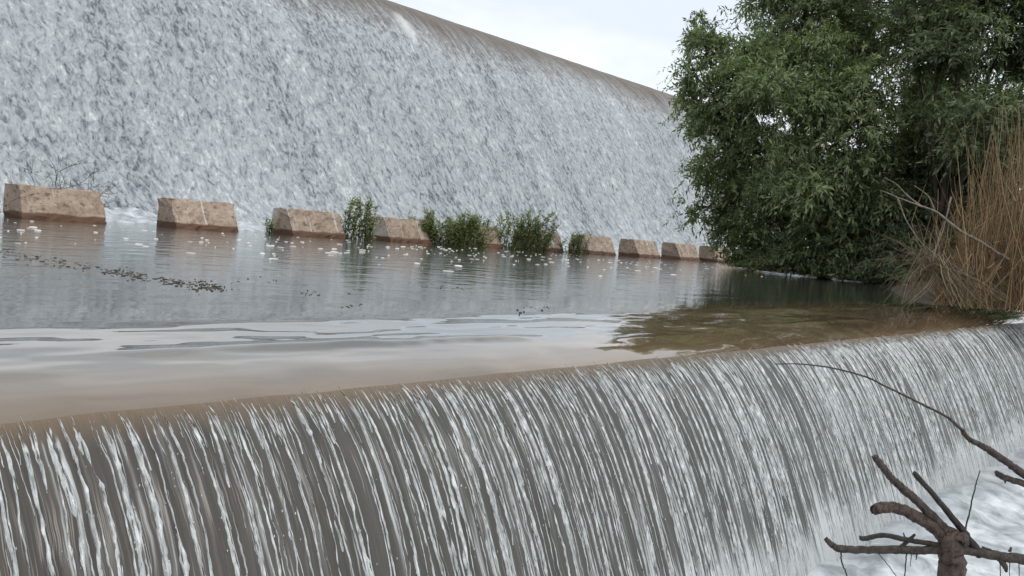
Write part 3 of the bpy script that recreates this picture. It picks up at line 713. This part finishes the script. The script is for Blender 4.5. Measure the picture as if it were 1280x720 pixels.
P = np.array(P); V, Q = pads(P, rng.uniform(.02, .17, len(P)) ** 1.0 * rng.uniform(.5, 1.2, len(P)), .7, rng, .011)
tag(link('foam_flecks', mesh_np('foam_flecks', V, Q), M_FLECK, smooth=False), 'scattered white foam flecks drifting in front of the blocks', 'foam', kind='stuff')
P = []; sz = []
line = [(-10, 311), (40, 324), (110, 334), (150, 341), (200, 350), (245, 357), (285, 361)]
for i in range(430):
    k = rng.integers(0, len(line) - 1); t = rng.random(); (x0, y0), (x1, y1) = line[k], line[k + 1]
    if vn(np.array((x0 + (x1 - x0) * t) * .07), np.array(.5), 131) < .42 and rng.random() < .8: continue
    P.append(tuple(onz(x0 + (x1 - x0) * t + rng.normal(0, 3), y0 + (y1 - y0) * t + rng.normal(0, 3.2)))); sz.append(rng.uniform(.012, .055))
for i in range(60):
    px, py = [(390, 366), (445, 364), (310, 350), (560, 360), (670, 388), (530, 358), (440, 380), (350, 352)][rng.integers(0, 8)]
    P.append(tuple(onz(px + rng.normal(0, 14), py + rng.normal(0, 2.5)))); sz.append(rng.uniform(.012, .04))
P = np.array(P); V, Q = pads(P, np.array(sz), .35, rng, .006, 6)
tag(link('floating_debris', mesh_np('floating_debris', V, Q), M_DEBRIS, smooth=False), 'broken line of dark leaves and twigs drifting across the pool', 'debris', kind='stuff')

# ------------------------------------------------------------------ driftwood in the foreground
DP = 6.0
def limb(name, pts, mat, parent, sides=9, n=7, jit=.07, rough=.15, depth=DP):
    mb = MB()
    for pl in (pts if isinstance(pts[0], list) else [pts]):
        p, r_ = pxpath(pl, depth, n, jit); mb.tube(p, r_, sides, rough)
    return adopt(mb.build(name, mat), parent)
foot = at(1192, 720, DP); foot.z = ZB - .1
sn = empty('driftwood_snag', tuple(foot), 'broken driftwood snag with stubby branches standing in the white water at lower right', 'driftwood')
mb = MB(); p, r_ = smooth_path([(foot, .13), (at(1195, 900, DP), .115), (at(1192, 760, DP), .102), (at(1190, 715, DP), .088), (at(1188, 690, DP), .082), (at(1187, 672, DP), .078), (at(1186, 662, DP), .05)], 6, .06); mb.tube(p, r_, 14, .1)
kn = [(1196, 676, 8, -.06), (1203, 672, 9, -.05), (1205, 681, 7, -.04)]; p, r_ = pxpath(kn, DP, 4, .05); mb.tube(p, r_, 9, .1)
adopt(mb.build('trunk', M_WOODR), sn)
limb('branch', [[(1192, 674, 8.5), (1172, 652, 7.6), (1150, 630, 6.4), (1130, 612, 6.6), (1112, 595, 5.4), (1098, 577, 5.6), (1093, 570, 4.6)], [(1168, 648, 5), (1163, 640, 2.2)]], M_WOOD, sn)
limb('branch', [(1184, 676, 10), (1165, 658, 9.5), (1148, 647, 9.2), (1130, 638, 8.8), (1112, 634, 8.6), (1098, 636, 8.8), (1094, 637, 7.5)], M_WOODR, sn)
limb('branch', [(1225, 694, 6.5), (1207, 668, 5.6), (1188, 644, 4.8), (1170, 622, 4.3), (1155, 605, 4.2), (1146, 595, 4.4), (1143, 591, 3)], M_DARKW, sn)
lb = limb('branch', [[(1032, 673, 3.4), (1040, 681, 5), (1052, 686, 5.8), (1085, 687, 5.6), (1120, 687, 6.6), (1150, 688, 6.4), (1185, 686, 7), (1215, 689, 7.2), (1250, 695, 7.4), (1290, 701, 8), (1345, 716, 9)],
  [(1248, 697, 5), (1256, 708, 4), (1258, 715, 2)], [(1262, 690, 2.5), (1264, 684, 1.4)], [(1238, 688, 2.5), (1228, 684, 1.6)]], M_WOOD, sn)
limb('branch', [[(1074, 672, 3.2), (1082, 673, 3.8), (1105, 669, 3.8), (1135, 675, 3.9), (1160, 679, 4), (1185, 684, 4.6)], [(1126, 684, 3), (1135, 676, 3.2), (1144, 668, 1.8)], [(1132, 674, 1.4), (1129, 666, .9)]], M_DARKW, sn)
for pl in ([(1051, 690, 1.3), (1052, 702, 1.2), (1056, 712, 1.1), (1061, 726, .9)], [(1133, 692, 1.2), (1132, 706, 1.1), (1130, 728, .9)], [(1098, 692, .7), (1110, 706, .7), (1126, 728, .7)],
           [(1139, 692, .8), (1138, 708, .5)], [(1146, 692, 1.2), (1145, 700, .7)], [(1250, 702, .9), (1251, 724, .7)], [(1262, 703, .9), (1262, 720, .6)], [(1274, 705, .9), (1274, 726, .6)]):
    limb('rootlet', pl, M_DARKW, sn, sides=4, jit=.3, depth=DP - .02)
limb('twig', [(1206, 668, 1.3), (1213, 635, 1.2), (1219, 608, 1.0), (1225, 588, .7)], M_DARKW, sn, sides=5, jit=.4)
fb = empty('fallen_branch', tuple(at(1520, 760, 6.4)), 'long thin branch arching across the falling water from the right edge', 'branch')
limb('branch', [(970, 455, .8), (1000, 455, 1.0), (1040, 460, 1.25), (1082, 471, 1.4), (1105, 482, 1.5), (1130, 494, 1.6), (1160, 509, 1.8), (1185, 522, 2.1), (1205, 540, 2.8)], M_WOOD, fb, 6, depth=6.4)
limb('branch', [[(1203, 540, 3.2), (1213, 550, 4.0), (1225, 556, 4.4), (1240, 565, 5.6), (1262, 580, 5.6), (1290, 600, 6.5), (1380, 665, 9), (1520, 760, 14), (1600, 900, 16), (1640, 1130, 18)],
                [(1300, 612, 5), (1272, 602, 5), (1256, 597, 4.6), (1248, 593, 4.6), (1245, 590, 3)], [(1258, 598, 2), (1256, 604, 1)]], M_WOOD, fb, 9, depth=6.4)
